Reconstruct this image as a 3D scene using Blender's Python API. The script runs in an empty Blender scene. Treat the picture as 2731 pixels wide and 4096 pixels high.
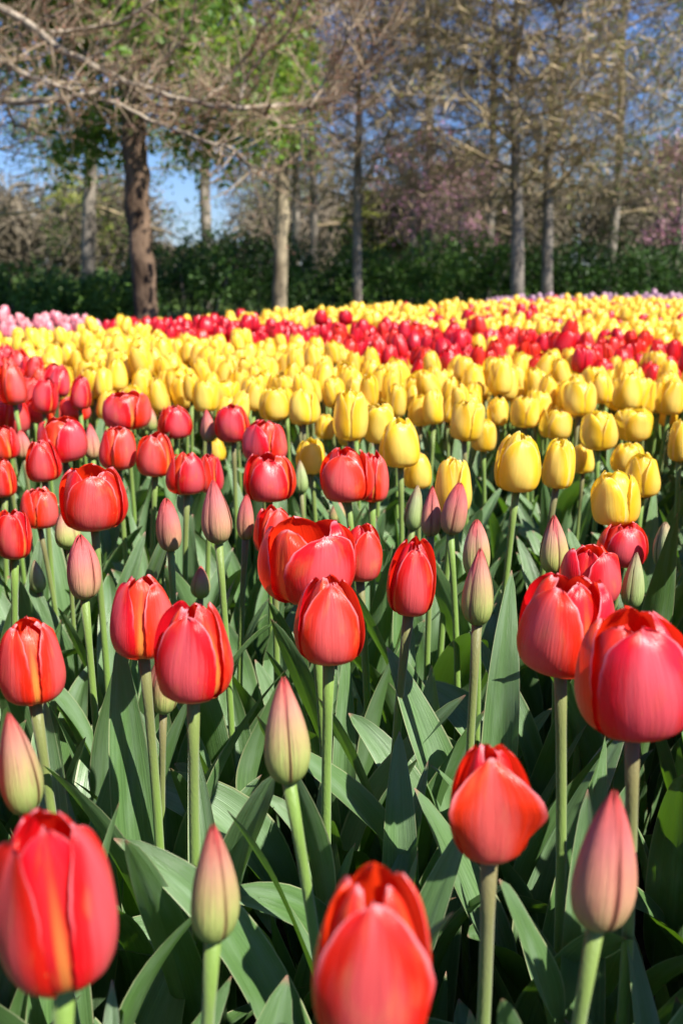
import bpy, math, random
import numpy as np
from mathutils import Vector, Matrix

rnd = random.Random(7)
PI = math.pi
scene = bpy.context.scene
COL = scene.collection

# ------------------------------------------------------------------ camera, sky, sun
FPX, XC, YC, YH = 3800.0, 1365.5, 2048.0, 1060.0        # focal length, centre and horizon in photo pixels
PITCH = math.atan((YC - YH) / FPX)
CAM = Vector((0.0, 0.0, 0.70))
cd = bpy.data.cameras.new('camera'); cam = bpy.data.objects.new('camera', cd); COL.objects.link(cam)
cam.location = CAM; cam.rotation_euler = (PI / 2 - PITCH, 0, 0)
cd.sensor_fit = 'VERTICAL'; cd.sensor_height = 36.0; cd.lens = FPX / 4096 * 36.0
cd.clip_start = 0.02; cd.clip_end = 2000
cd.dof.use_dof = True; cd.dof.focus_distance = 0.78; cd.dof.aperture_fstop = 8.5
scene.camera = cam
SUN_EL, SUN_AZ = math.radians(49), math.radians(129)    # azimuth clockwise from +Y (view direction)
world = bpy.data.worlds.new('World'); scene.world = world; world.use_nodes = True
wn = world.node_tree.nodes; wl = world.node_tree.links
sky = wn.new('ShaderNodeTexSky'); sky.sky_type = 'NISHITA'; sky.sun_disc = False
sky.sun_elevation = SUN_EL; sky.sun_rotation = SUN_AZ; sky.ozone_density = 4.0; sky.dust_density = 0.15; sky.air_density = 1.15
hs = wn.new('ShaderNodeMix'); hs.data_type = 'RGBA'; hs.blend_type = 'MULTIPLY'; hs.inputs[0].default_value = 1.0; hs.inputs[7].default_value = (0.68, 0.87, 1.36, 1)
wl.new(sky.outputs[0], hs.inputs[6]); wl.new(hs.outputs[2], wn['Background'].inputs[0]); wn['Background'].inputs[1].default_value = 0.05
sd = bpy.data.lights.new('sun', 'SUN'); sun = bpy.data.objects.new('sun', sd); COL.objects.link(sun)
sd.energy = 5.0; sd.angle = math.radians(0.5); sd.color = (1.0, 0.955, 0.88)
sdir = Vector((math.sin(SUN_AZ) * math.cos(SUN_EL), math.cos(SUN_AZ) * math.cos(SUN_EL), math.sin(SUN_EL)))
sun.rotation_euler = sdir.to_track_quat('Z', 'Y').to_euler()
scene.view_settings.view_transform = 'Standard'; scene.view_settings.look = 'None'
scene.view_settings.exposure = 1.22; scene.view_settings.gamma = 1.0

FW = Vector((0, math.cos(PITCH), -math.sin(PITCH))); UP = Vector((0, math.sin(PITCH), math.cos(PITCH)))
def ray(x, y): return FW + Vector(((x - XC) / FPX, 0, 0)) + UP * ((YC - y) / FPX)
def at_h(x, y, h):
    d = ray(x, y); return CAM + d * ((h - CAM.z) / d.z)
def at_y(x, y, Y):
    d = ray(x, y); return CAM + d * (Y / d.y)
def project(p):
    q = p - CAM; z = q.dot(FW)
    return XC + FPX * q.x / z, YC - FPX * q.dot(UP) / z, z

# ------------------------------------------------------------------ materials
class N:
    def __init__(s, name):
        s.m = bpy.data.materials.new(name); s.m.use_nodes = True
        s.t = s.m.node_tree; s.t.nodes.clear()
        s.out = s.t.nodes.new('ShaderNodeOutputMaterial')
    def put(s, sock, v):
        if hasattr(v, 'is_output'): s.t.links.new(v, sock)
        elif isinstance(v, tuple) and len(v) == 3 and sock.type == 'RGBA': sock.default_value = (*v, 1)
        else: sock.default_value = v
    def node(s, typ, ins=None, **kw):
        n = s.t.nodes.new(typ)
        for k, v in kw.items(): setattr(n, k, v)
        for k, v in (ins or {}).items(): s.put(n.inputs[k], v)
        return n
    def math(s, op, a, b=0.0, c=None):
        d = {0: a, 1: b}
        if c is not None: d[2] = c
        return s.node('ShaderNodeMath', d, operation=op).outputs[0]
    def mix(s, f, a, b):
        n = s.node('ShaderNodeMix', data_type='RGBA'); s.put(n.inputs[0], f); s.put(n.inputs[6], a); s.put(n.inputs[7], b)
        return n.outputs[2]
    def ss(s, v, a, b, lo=0.0, hi=1.0):
        return s.node('ShaderNodeMapRange', {0: v, 1: a, 2: b, 3: lo, 4: hi}, interpolation_type='SMOOTHSTEP').outputs[0]
    def noise(s, vec, scale, detail=3.0, rough=0.5, dist=0.0):
        ins = {'Scale': scale, 'Detail': detail, 'Roughness': rough, 'Distortion': dist}
        if vec is not None: ins['Vector'] = vec
        return s.node('ShaderNodeTexNoise', ins).outputs[0]
    def uv(s):
        u = s.node('ShaderNodeUVMap').outputs[0]; x = s.node('ShaderNodeSeparateXYZ', {0: u})
        return u, x.outputs[0], x.outputs[1]
    def obj(s): return s.node('ShaderNodeTexCoord').outputs['Object']
    def scale(s, v, sc, loc=(0, 0, 0)):
        return s.node('ShaderNodeMapping', {'Vector': v, 'Scale': sc, 'Location': loc}).outputs[0]
    def rand(s): return s.node('ShaderNodeObjectInfo').outputs['Random']
    def bump(s, h, strength=0.3, dist=0.002): return s.node('ShaderNodeBump', {'Height': h, 'Strength': strength, 'Distance': dist}).outputs[0]
    def pr(s, col, rough=0.5, spec=0.5, normal=None, sheen=0.0, coat=0.0):
        ins = {'Base Color': col, 'Roughness': rough, 'Specular IOR Level': spec}
        if normal is not None: ins['Normal'] = normal
        n = s.node('ShaderNodeBsdfPrincipled', ins)
        if sheen: n.inputs['Sheen Weight'].default_value = sheen
        if coat: n.inputs['Coat Weight'].default_value = coat
        return n.outputs[0]
    def finish(s, sh, trans=None, tf=0.3):
        if trans is not None:
            t = s.node('ShaderNodeBsdfTranslucent', {0: trans}).outputs[0]
            sh = s.node('ShaderNodeMixShader', {0: tf, 1: sh, 2: t}).outputs[0]
        s.t.links.new(sh, s.out.inputs[0]); return s.m

def petal_mat(name, flame, edge, inside, base, rib=None, rim=None, flame_w=(0.25, 0.85), tf=0.3, trans=None, basev=0.22):
    n = N(name); uv, u, v = n.uv()
    rv = n.math('MULTIPLY', n.rand(), 37.0)
    off = n.node('ShaderNodeCombineXYZ', {0: rv, 1: rv, 2: rv}).outputs[0]
    uvo = n.node('ShaderNodeVectorMath', {0: uv, 1: off}, operation='ADD').outputs[0]
    a = n.math('ABSOLUTE', n.math('MULTIPLY_ADD', u, 2.0, -1.0))
    st = n.noise(n.scale(uvo, (26, 1.6, 1)), 1.0, 4.0, 0.6)
    st2 = n.noise(n.scale(uvo, (90, 3.5, 1)), 1.0, 2.0)
    blot = n.noise(n.scale(uvo, (5, 3, 1)), 1.0, 3.0)
    aa = n.math('ADD', a, n.math('MULTIPLY', n.math('SUBTRACT', st, 0.5), 0.7))
    aa = n.math('ADD', aa, n.math('MULTIPLY', n.ss(v, 0.55, 1.05), 0.45))
    col = n.mix(n.ss(aa, *flame_w), flame, edge)
    col = n.mix(n.math('MULTIPLY', n.ss(st2, 0.35, 0.75), 0.15), col, tuple(min(1, c * 0.55) for c in edge))
    col = n.mix(n.math('MULTIPLY', n.ss(blot, 0.5, 0.8), 0.25), col, base)
    if rib:
        col = n.mix(n.math('MULTIPLY', n.ss(n.math('ADD', a, n.math('MULTIPLY', n.math('SUBTRACT', st2, 0.5), 0.12)), 0.03, 0.16, 1, 0), n.ss(v, 0.95, 0.3)), col, rib)
    bv = n.math('ADD', v, n.math('MULTIPLY', n.math('SUBTRACT', st, 0.5), 0.22))
    col = n.mix(n.ss(bv, 0.0, basev, 0.85, 0), col, base)
    spk = n.noise(n.scale(uvo, (34, 20, 1)), 1.0, 1.0)
    col = n.mix(n.math('MULTIPLY', n.math('MULTIPLY', n.ss(spk, 0.72, 0.78), n.ss(v, 0.65, 0.3)), 0.6), col, base)
    if rim: col = n.mix(n.math('MULTIPLY', n.math('MAXIMUM', n.ss(a, .90, 1.0), n.ss(v, .955, 1.0)), n.ss(v, .45, .8, 0, .75)), col, rim)
    incol = n.mix(n.ss(bv, 0.0, 0.25, 0.8, 0), inside, base)
    bf = n.node('ShaderNodeNewGeometry').outputs['Backfacing']
    col = n.mix(bf, col, incol)
    hue = n.node('ShaderNodeHueSaturation', {'Hue': n.math('MULTIPLY_ADD', n.rand(), 0.012, 0.494), 'Value': n.math('MULTIPLY_ADD', n.rand(), 0.22, 0.88), 'Color': col}).outputs[0]
    bm = n.bump(n.math('ADD', st, n.math('MULTIPLY', st2, 0.5)), 0.4, 0.0014)
    return n.finish(n.pr(hue, 0.30, 0.5, bm), trans or inside, tf)

RED_OUT = petal_mat('red petal outside', (0.67, 0.088, 0.092), (0.71, 0.013, 0.008), (0.72, 0.018, 0.006), (0.50, 0.30, 0.09), rim=(0.86, 0.30, 0.33), trans=(0.85, 0.03, 0.01))
RED_IN = petal_mat('red inner petal', (0.66, 0.030, 0.018), (0.66, 0.014, 0.008), (0.70, 0.02, 0.006), (0.55, 0.33, 0.05), rib=(0.72, 0.24, 0.05), rim=(0.86, 0.30, 0.33), trans=(0.85, 0.03, 0.01))
RED_FAR = petal_mat('deep red petal', (0.64, 0.022, 0.022), (0.66, 0.010, 0.006), (0.62, 0.012, 0.006), (0.5, 0.1, 0.05), trans=(0.85, 0.03, 0.01), basev=0.08)
YEL_OUT = petal_mat('yellow petal outside', (0.88, 0.69, 0.14), (0.88, 0.59, 0.03), (0.86, 0.60, 0.02), (0.72, 0.58, 0.12), rim=(0.92, 0.80, 0.38), trans=(0.97, 0.70, 0.04), tf=0.42)
YEL_IN = petal_mat('yellow inner petal', (0.88, 0.66, 0.09), (0.88, 0.60, 0.03), (0.86, 0.60, 0.02), (0.70, 0.55, 0.10), rib=(0.80, 0.62, 0.22), rim=(0.92, 0.80, 0.38), trans=(0.97, 0.70, 0.04), tf=0.42)
PINK = petal_mat('pink petal', (0.80, 0.15, 0.20), (0.90, 0.42, 0.42), (0.75, 0.35, 0.40), (0.75, 0.6, 0.5), trans=(0.85, 0.45, 0.5), tf=0.35)
MAUVE = petal_mat('mauve petal', (0.42, 0.20, 0.30), (0.50, 0.30, 0.38), (0.45, 0.2, 0.3), (0.5, 0.4, 0.35), trans=(0.6, 0.3, 0.4))

def bud_mat(name, low, mid, high, tip, seam):
    n = N(name); uv, u, v = n.uv()
    rv = n.math('MULTIPLY', n.rand(), 31.0)
    uvo = n.node('ShaderNodeVectorMath', {0: uv, 1: n.node('ShaderNodeCombineXYZ', {0: rv, 1: rv}).outputs[0]}, operation='ADD').outputs[0]
    a = n.math('ABSOLUTE', n.math('MULTIPLY_ADD', u, 2.0, -1.0))
    st = n.noise(n.scale(uvo, (22, 1.5, 1)), 1.0, 4.0, 0.6)
    vv = n.math('ADD', v, n.math('MULTIPLY', n.math('SUBTRACT', st, 0.5), 0.35))
    r = n.node('ShaderNodeValToRGB', {0: vv}); cr = r.color_ramp
    cr.elements[0].position = 0.0; cr.elements[0].color = (*low, 1); cr.elements[1].position = 1.0; cr.elements[1].color = (*tip, 1)
    for p, c in ((0.35, mid), (0.72, high)): e = cr.elements.new(p); e.color = (*c, 1)
    col = n.mix(n.ss(n.math('ADD', a, n.math('MULTIPLY', n.math('SUBTRACT', st, 0.5), 0.25)), 0.84, 1.05, 0, 0.8), r.outputs[0], seam)
    bl = n.noise(n.scale(uvo, (7, 4, 1)), 1.0, 4.0)
    col = n.mix(n.ss(bl, 0.5, 0.75, 0, 0.35), col, tuple(c * 0.6 for c in high))
    spk = n.noise(n.scale(uvo, (40, 22, 1)), 1.0, 1.0)
    col = n.mix(n.ss(spk, 0.71, 0.77, 0, 0.5), col, (0.35, 0.28, 0.08))
    bm = n.bump(st, 0.8, 0.0016)
    return n.finish(n.pr(col, 0.45, 0.35, bm), (0.5, 0.35, 0.12), 0.12)
BUD_CREAM = bud_mat('cream bud', (0.17, 0.29, 0.05), (0.36, 0.40, 0.12), (0.50, 0.24, 0.16), (0.60, 0.07, 0.07), (0.20, 0.07, 0.045))
BUD_PINK = bud_mat('pink bud', (0.28, 0.30, 0.08), (0.50, 0.27, 0.15), (0.55, 0.15, 0.135), (0.60, 0.05, 0.05), (0.22, 0.03, 0.03))
BUD_GREEN = bud_mat('green bud', (0.16, 0.28, 0.07), (0.30, 0.40, 0.14), (0.36, 0.40, 0.19), (0.42, 0.26, 0.16), (0.20, 0.20, 0.07))

def leaf_mat():
    n = N('tulip leaf'); uv, u, v = n.uv()
    rv = n.math('MULTIPLY', n.rand(), 29.0)
    uvo = n.node('ShaderNodeVectorMath', {0: uv, 1: n.node('ShaderNodeCombineXYZ', {0: rv, 1: rv}).outputs[0]}, operation='ADD').outputs[0]
    a = n.math('ABSOLUTE', n.math('MULTIPLY_ADD', u, 2.0, -1.0))
    st = n.noise(n.scale(uvo, (45, 0.8, 1)), 1.0, 3.0, 0.6)
    fine = n.noise(n.scale(uvo, (150, 3, 1)), 1.0, 2.0)
    bl = n.noise(n.scale(uvo, (2.5, 4, 1)), 1.0, 4.0)
    col = n.mix(n.rand(), (0.085, 0.175, 0.042), (0.140, 0.240, 0.095))
    col = n.mix(n.ss(st, 0.35, 0.65, 0, 0.7), col, (0.048, 0.105, 0.028))
    col = n.mix(n.ss(bl, 0.42, 0.7, 0, 0.55), col, (0.175, 0.265, 0.150))
    col = n.mix(n.ss(fine, 0.55, 0.75, 0, 0.25), col, (0.2, 0.29, 0.2))
    col = n.mix(n.ss(v, 0.0, 0.3, 0.6, 0), col, (0.13, 0.22, 0.05))
    col = n.mix(n.ss(a, 0.93, 0.985, 0, 0.7), col, (0.36, 0.38, 0.20))
    col = n.mix(n.ss(v, 0.975, 1.0, 0, 0.8), col, (0.35, 0.16, 0.12))
    rough = n.ss(bl, 0.3, 0.7, 0.33, 0.50)
    bm = n.bump(n.math('ADD', st, n.math('MULTIPLY', fine, 0.7)), 0.6, 0.0010)
    return n.finish(n.pr(col, rough, 0.6, bm), (0.16, 0.36, 0.015), 0.18)
LEAF = leaf_mat()
def stem_mat():
    n = N('tulip stem'); o = n.obj(); z = n.node('ShaderNodeSeparateXYZ', {0: o}).outputs[2]
    g = n.node('ShaderNodeTexCoord').outputs['Generated']; gz = n.node('ShaderNodeSeparateXYZ', {0: g}).outputs[2]
    ns = n.noise(n.scale(o, (500, 500, 25)), 1.0, 3.0)
    col = n.mix(ns, (0.11, 0.205, 0.025), (0.18, 0.295, 0.05))
    k = n.math('MULTIPLY', n.ss(gz, 0.62, 1.0), n.ss(n.rand(), 0.1, 0.9, 0.1, 0.9))
    col = n.mix(k, col, (0.15, 0.115, 0.05))
    return n.finish(n.pr(col, 0.5, 0.35, n.bump(n.noise(n.scale(o, (900, 900, 300)), 1.0, 2.0), 0.5, 0.0008), sheen=0.3), (0.2, 0.35, 0.04), 0.08)
STEM = stem_mat()
def simple(name, a, b, sc=8.0, rough=0.6, spec=0.4, tr=None, tf=0.25, stretch=(1, 1, 1), bump=0.0, bd=0.01, rv=0.0):
    n = N(name); o = n.obj(); ns = n.noise(n.scale(o, stretch), sc, 5.0, 0.6)
    col = n.mix(n.ss(ns, 0.32, 0.68), a, b)
    bm = n.bump(ns, bump, bd) if bump else None
    return n.finish(n.pr(col, rough, spec, bm), tr, tf)
OVARY = simple('ovary', (0.25, 0.32, 0.08), (0.35, 0.4, 0.12), 200)
SOIL = simple('soil', (0.018, 0.012, 0.008), (0.05, 0.035, 0.022), 30, 0.95, 0.1, bump=1.0, bd=0.02)
LAWN = simple('lawn', (0.04, 0.08, 0.012), (0.09, 0.13, 0.03), 3, 0.9, 0.1, bump=0.6, bd=0.03)
BARK_RED = simple('plated brown bark', (0.045, 0.028, 0.018), (0.22, 0.145, 0.095), 5, 0.9, 0.15, stretch=(1, 1, 0.45), bump=1.0, bd=0.05)
BARK_PALE = simple('pale mottled bark', (0.15, 0.115, 0.07), (0.40, 0.33, 0.21), 6, 0.85, 0.2, stretch=(1, 1, 0.35), bump=0.7, bd=0.02)
BARK_GREY = simple('grey bark', (0.09, 0.075, 0.06), (0.30, 0.26, 0.21), 9, 0.85, 0.2, stretch=(1, 1, 0.4), bump=0.8, bd=0.02)
BARK_BRANCH = simple('grey branch bark', (0.13, 0.10, 0.07), (0.38, 0.32, 0.24), 14, 0.8, 0.2, bump=0.5, bd=0.01)
TWIG_BROWN = simple('brown twigs', (0.18, 0.125, 0.075), (0.40, 0.31, 0.20), 2.0, 0.7, 0.35)
TWIG_OLIVE = simple('olive twigs', (0.22, 0.165, 0.085), (0.44, 0.34, 0.20), 2.0, 0.7, 0.35)
BUDS_COPPER = simple('copper buds', (0.16, 0.06, 0.035), (0.42, 0.20, 0.12), 9.0, 0.4, 0.6, (0.4, 0.14, 0.06), 0.2)
LEAFLET_OLIVE = simple('young olive leaves', (0.20, 0.23, 0.04), (0.36, 0.37, 0.08), 2.5, 0.6, 0.4, (0.3, 0.34, 0.05), 0.35)
LEAFLET_GREEN = simple('fresh green leaves', (0.06, 0.13, 0.015), (0.15, 0.26, 0.03), 1.6, 0.5, 0.4, (0.28, 0.40, 0.05), 0.45)
LEAFLET_LIME = simple('lime haze of leaves', (0.16, 0.22, 0.035), (0.27, 0.33, 0.07), 1.6, 0.6, 0.3, (0.3, 0.4, 0.06), 0.4)
BLOSSOM = simple('pink blossom', (0.60, 0.22, 0.36), (0.85, 0.50, 0.62), 3.0, 0.6, 0.3, (0.85, 0.4, 0.55), 0.4)
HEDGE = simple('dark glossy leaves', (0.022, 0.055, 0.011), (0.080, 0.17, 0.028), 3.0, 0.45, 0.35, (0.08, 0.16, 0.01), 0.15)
HEDGE_LIT = simple('sunlit mid green leaves', (0.045, 0.10, 0.015), (0.13, 0.25, 0.035), 3.0, 0.45, 0.35, (0.12, 0.24, 0.015), 0.2)  # brighter twin of the hedge green, sunlight on the bushes put into the colour
FARWOOD = simple('distant twigs', (0.10, 0.085, 0.055), (0.21, 0.17, 0.12), 0.4, 0.8, 0.2)

# ------------------------------------------------------------------ mesh helpers
class MB:
    def __init__(s): s.v = []; s.f = []; s.uv = []; s.mi = []; s.n = 0
    def add(s, verts, faces, uvs=None, mi=0):
        b = s.n; s.v.extend(verts); s.n += len(verts)
        s.f.extend([tuple(i + b for i in f) for f in faces]); s.mi.extend([mi] * len(faces))
        s.uv.extend(uvs if uvs is not None else [(0.5, 0.5)] * len(verts))
    def mesh(s, name, mats, smooth=True, uv=True):
        me = bpy.data.meshes.new(name); me.from_pydata([tuple(p) for p in s.v], [], s.f); me.update()
        for m in (mats if isinstance(mats, (list, tuple)) else [mats]): me.materials.append(m)
        if len(set(s.mi)) > 1: me.polygons.foreach_set('material_index', s.mi)
        if uv:
            l = me.uv_layers.new(name='UVMap'); li = np.empty(len(me.loops), dtype=np.int32); me.loops.foreach_get('vertex_index', li)
            l.data.foreach_set('uv', np.array(s.uv, dtype=np.float32)[li].ravel())
        if smooth: me.polygons.foreach_set('use_smooth', [True] * len(me.polygons))
        return me
def link(name, me, parent=None, loc=(0, 0, 0), rot=(0, 0, 0), sc=(1, 1, 1)):
    o = bpy.data.objects.new(name, me); COL.objects.link(o)
    o.parent = parent; o.location = loc; o.rotation_euler = rot; o.scale = sc
    return o
def thing(name, label, cat, loc=(0, 0, 0), rz=0.0, group=None):
    o = bpy.data.objects.new(name, None); COL.objects.link(o); o.empty_display_size = 0.05
    o.location = loc; o.rotation_euler = (0, 0, rz); tag(o, label, cat, group); return o
def tag(o, label, cat, group=None, kind=None):
    if label: o['label'] = label
    if cat: o['category'] = cat
    if group: o['group'] = group
    if kind: o['kind'] = kind
    return o
def tube(mb, pts, rads, sides=6, mi=0, cap=True):
    """tube along a polyline, parallel-transported rings"""
    P = [Vector(p) for p in pts]; n = len(P)
    ref = Vector((0.31, 0.77, 0.55)).normalized(); verts = []; faces = []; uvs = []
    for i in range(n):
        t = (P[min(i + 1, n - 1)] - P[max(i - 1, 0)])
        if t.length < 1e-9: t = Vector((0, 0, 1))
        t.normalize(); a = ref - t * ref.dot(t)
        if a.length < 1e-4: a = t.orthogonal()
        a.normalize(); b = t.cross(a); ref = a
        for k in range(sides):
            w = 2 * PI * k / sides; verts.append(P[i] + (a * math.cos(w) + b * math.sin(w)) * rads[i]); uvs.append((k / sides, i / (n - 1)))
    for i in range(n - 1):
        for k in range(sides):
            k2 = (k + 1) % sides; faces.append((i * sides + k, i * sides + k2, (i + 1) * sides + k2, (i + 1) * sides + k))
    if cap: faces.append(tuple((n - 1) * sides + k for k in range(sides)))
    mb.add(verts, faces, uvs, mi)

# ------------------------------------------------------------------ tulip flower
P_RED = [(0, .05, 0), (.07, .22, .015), (.18, .34, .09), (.38, .385, .29), (.6, .37, .54), (.8, .33, .77), (.92, .28, .905), (1, .205, .985)]
P_YEL = [(0, .05, 0), (.07, .20, .015), (.18, .315, .09), (.38, .35, .30), (.6, .335, .55), (.8, .305, .77), (.92, .255, .91), (1, .18, .985)]
P_BUD2 = [(0, .045, 0), (.08, .12, .02), (.2, .185, .10), (.38, .22, .28), (.6, .21, .55), (.8, .155, .79), (.92, .08, .94), (1, .015, 1.0)]
P_BUD = [(0, .045, 0), (.08, .125, .025), (.2, .19, .12), (.36, .215, .29), (.56, .185, .53), (.76, .125, .76), (.9, .062, .92), (1, .014, 1.0)]
def prof(P, t):
    ts = [p[0] for p in P]
    for i in range(len(P) - 1):
        if t <= ts[i + 1] + 1e-9: break
    t0, t1 = ts[i], ts[i + 1]; s = (t - t0) / (t1 - t0); out = []
    for c in (1, 2):
        p1, p2 = P[i][c], P[i + 1][c]
        p0 = P[i - 1][c] if i else p1; p3 = P[i + 2][c] if i + 2 < len(P) else p2
        out.append(0.5 * (2 * p1 + (p2 - p0) * s + (2 * p0 - 5 * p1 + 4 * p2 - p3) * s * s + (3 * p1 - p0 - 3 * p2 + p3) * s ** 3))
    return out
def petal(mb, P, phi, rs=1.0, hs=1.0, W=62, opn=0.0, bulge=0.07, rip=0.03, reflex=0.0, seed=0, nu=10, nv=14, pw=4.5, mi=0, groove=0.02, notch=0.0, flare=0.0, wav=0.0):
    r_ = random.Random(seed); ph1, ph2, ph3 = (r_.uniform(0, 6.28) for _ in range(3)); tw = r_.uniform(-0.12, 0.12); side = r_.choice((-1, 1))
    W = math.radians(W); verts = []; uvs = []; faces = []
    for j in range(nv + 1):
        t = j / nv; t = 1 - (1 - t) ** 1.25 if t > 0 else 0
        r, z = prof(P, t); r = r * rs + opn * t * t * 0.24
        hw = W * max(0.0, 1 - t ** pw) ** 0.5 * (0.92 + 0.08 * t)
        hw *= 1 + rip * .5 * math.sin(19 * t + ph3) * t + rip * .35 * math.sin(43 * t + ph1)
        if j == nv: hw = W * 0.09
        for i in range(nu + 1):
            u = -1 + 2 * i / nu
            a = phi + u * hw + tw * t * t
            rr = r * (1 + bulge * (1 - u * u) * math.sin(PI * min(1, t * 1.05)) - groove * math.exp(-(u / 0.12) ** 2) * (0.3 + t))
            rr += rip * t * t * (math.sin(3.1 * u + ph1) * 0.5 + math.sin(7 * u + ph2) * 0.22 * t) * 0.6
            rr += wav * math.sin(2.6 * u + ph2 + 1.5 * t) * math.sin(4.2 * t + ph1) * t
            rr += flare * abs(u) ** 3 * math.sin(PI * min(1, .12 + t * .95))
            rr += reflex * (abs(u) ** 2.5) * math.exp(-((t - 0.68) / 0.23) ** 2) * (1.15 if u * side > 0 else 0.75)
            zz = z * hs + 0.012 * t * math.sin(5 * u + ph3) * t + notch * (1 - abs(u)) * t ** 6
            verts.append(Vector((math.cos(a) * rr, math.sin(a) * rr, zz))); uvs.append((i / nu, t))
    for j in range(nv):
        for i in range(nu):
            b = j * (nu + 1) + i; faces.append((b, b + 1, b + nu + 2, b + nu + 1))
    mb.add(verts, faces, uvs, mi)

def petal_specs(kind, seed, opn=None, reflex=0.0):
    """six petals of a flower: three outer, three inner (a bud has tight outer ones)"""
    r = random.Random(seed * 13 + 5); L = []
    if kind == 'bud':
        PB = P_BUD2 if r.random() < .4 else P_BUD; b_ = r.uniform(.12, .2)
        for k in range(3): L.append(dict(P=PB, phi=k * 2 * PI / 3, W=61.5, bulge=b_, rip=0.012, seed=seed * 7 + k, pw=7, groove=-0.012, hs=1 - r.uniform(0, .05), rs=(.93, .97, .90)[k] + r.uniform(0, .03), mi=0))
        for k in range(3): L.append(dict(P=PB, phi=k * 2 * PI / 3 + PI / 3, W=40, bulge=0.0, rip=0.0, seed=seed * 7 + 3 + k, pw=9, rs=0.90, hs=0.985, groove=0.0, mi=1))
        return L
    P = P_RED if kind == 'red' else P_YEL
    yl = kind == 'yellow'
    o = r.choice([-0.2, -0.1, 0.0, 0.1, 0.25]) if opn is None else opn - .06 + r.uniform(-.08, .14)
    for k in range(3):
        L.append(dict(P=P, phi=k * 2 * PI / 3 + r.uniform(-.1, .1), rs=r.uniform(.94, 1.02), W=(60 if yl else 55) + r.uniform(-4, 4), opn=o + r.uniform(-.05, .18), bulge=.10 if yl else .15, rip=0.04, seed=seed * 7 + k,
                      hs=r.uniform(.90, .97), reflex=reflex * (1 if k == 0 else 0.3) + r.uniform(0, .03), pw=r.uniform(4.5, 7), mi=0, wav=.03, notch=0.025, groove=0.035, flare=.008 if yl else .022))
    for k in range(3):
        L.append(dict(P=P, phi=k * 2 * PI / 3 + PI / 3 + r.uniform(-.1, .1), W=60 + r.uniform(-6, 4), opn=o * .9 + r.uniform(-.38, -.1), bulge=0.12, rip=0.05, seed=seed * 7 + 3 + k,
                      rs=.92 if yl else .87, hs=r.uniform(.93, 1.02), pw=r.uniform(5, 8), mi=1, wav=.03, notch=0.015, groove=0.06))
    return L
_cache = {}
def mats_for(kind, tint=None):
    return {'red': [RED_OUT, RED_IN], 'yellow': [YEL_OUT, YEL_IN], 'deep': [RED_FAR, RED_FAR], 'pink': [PINK, PINK], 'mauve': [MAUVE, MAUVE],
            'cream': [BUD_CREAM, BUD_PINK], 'pinkbud': [BUD_PINK, BUD_PINK], 'green': [BUD_GREEN, BUD_GREEN]}[tint or kind]
def petal_meshes(kind, tint, seed, opn, reflex):
    key = ('p', kind, tint, seed, opn, reflex)
    if key not in _cache:
        L = []
        for sp in petal_specs(kind, seed, opn, reflex):
            mi = sp.pop('mi'); mb = MB(); petal(mb, nu=14, nv=20, **sp); L.append(mb.mesh('petal', mats_for(kind, tint)[mi]))
        core = MB(); tube(core, [(0, 0, -.03), (0, 0, .0), (0, 0, .04), (0, 0, .3), (0, 0, .36), (0, 0, .4)], [.055, .07, .07, .06, .085, .03], 8)
        if kind != 'bud':
            for k in range(6):
                a = k * PI / 3 + .3; c, s_ = math.cos(a), math.sin(a)
                tube(core, [(c * .05, s_ * .05, .03), (c * .13, s_ * .13, .2), (c * .16, s_ * .16, .36)], [.014, .012, .022], 5)
        _cache[key] = (L, core.mesh('bloom', OVARY))
    return _cache[key]
def bloom_mesh(kind, tint, seed, lod=1):
    key = ('b', kind, tint, seed, lod)
    if key not in _cache:
        mb = MB(); nu, nv = ((7, 10), (4, 6))[lod - 1]
        for sp in petal_specs(kind, seed): petal(mb, nu=nu, nv=nv, **sp)
        _cache[key] = mb.mesh('bloom', mats_for(kind, tint))
    return _cache[key]

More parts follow.
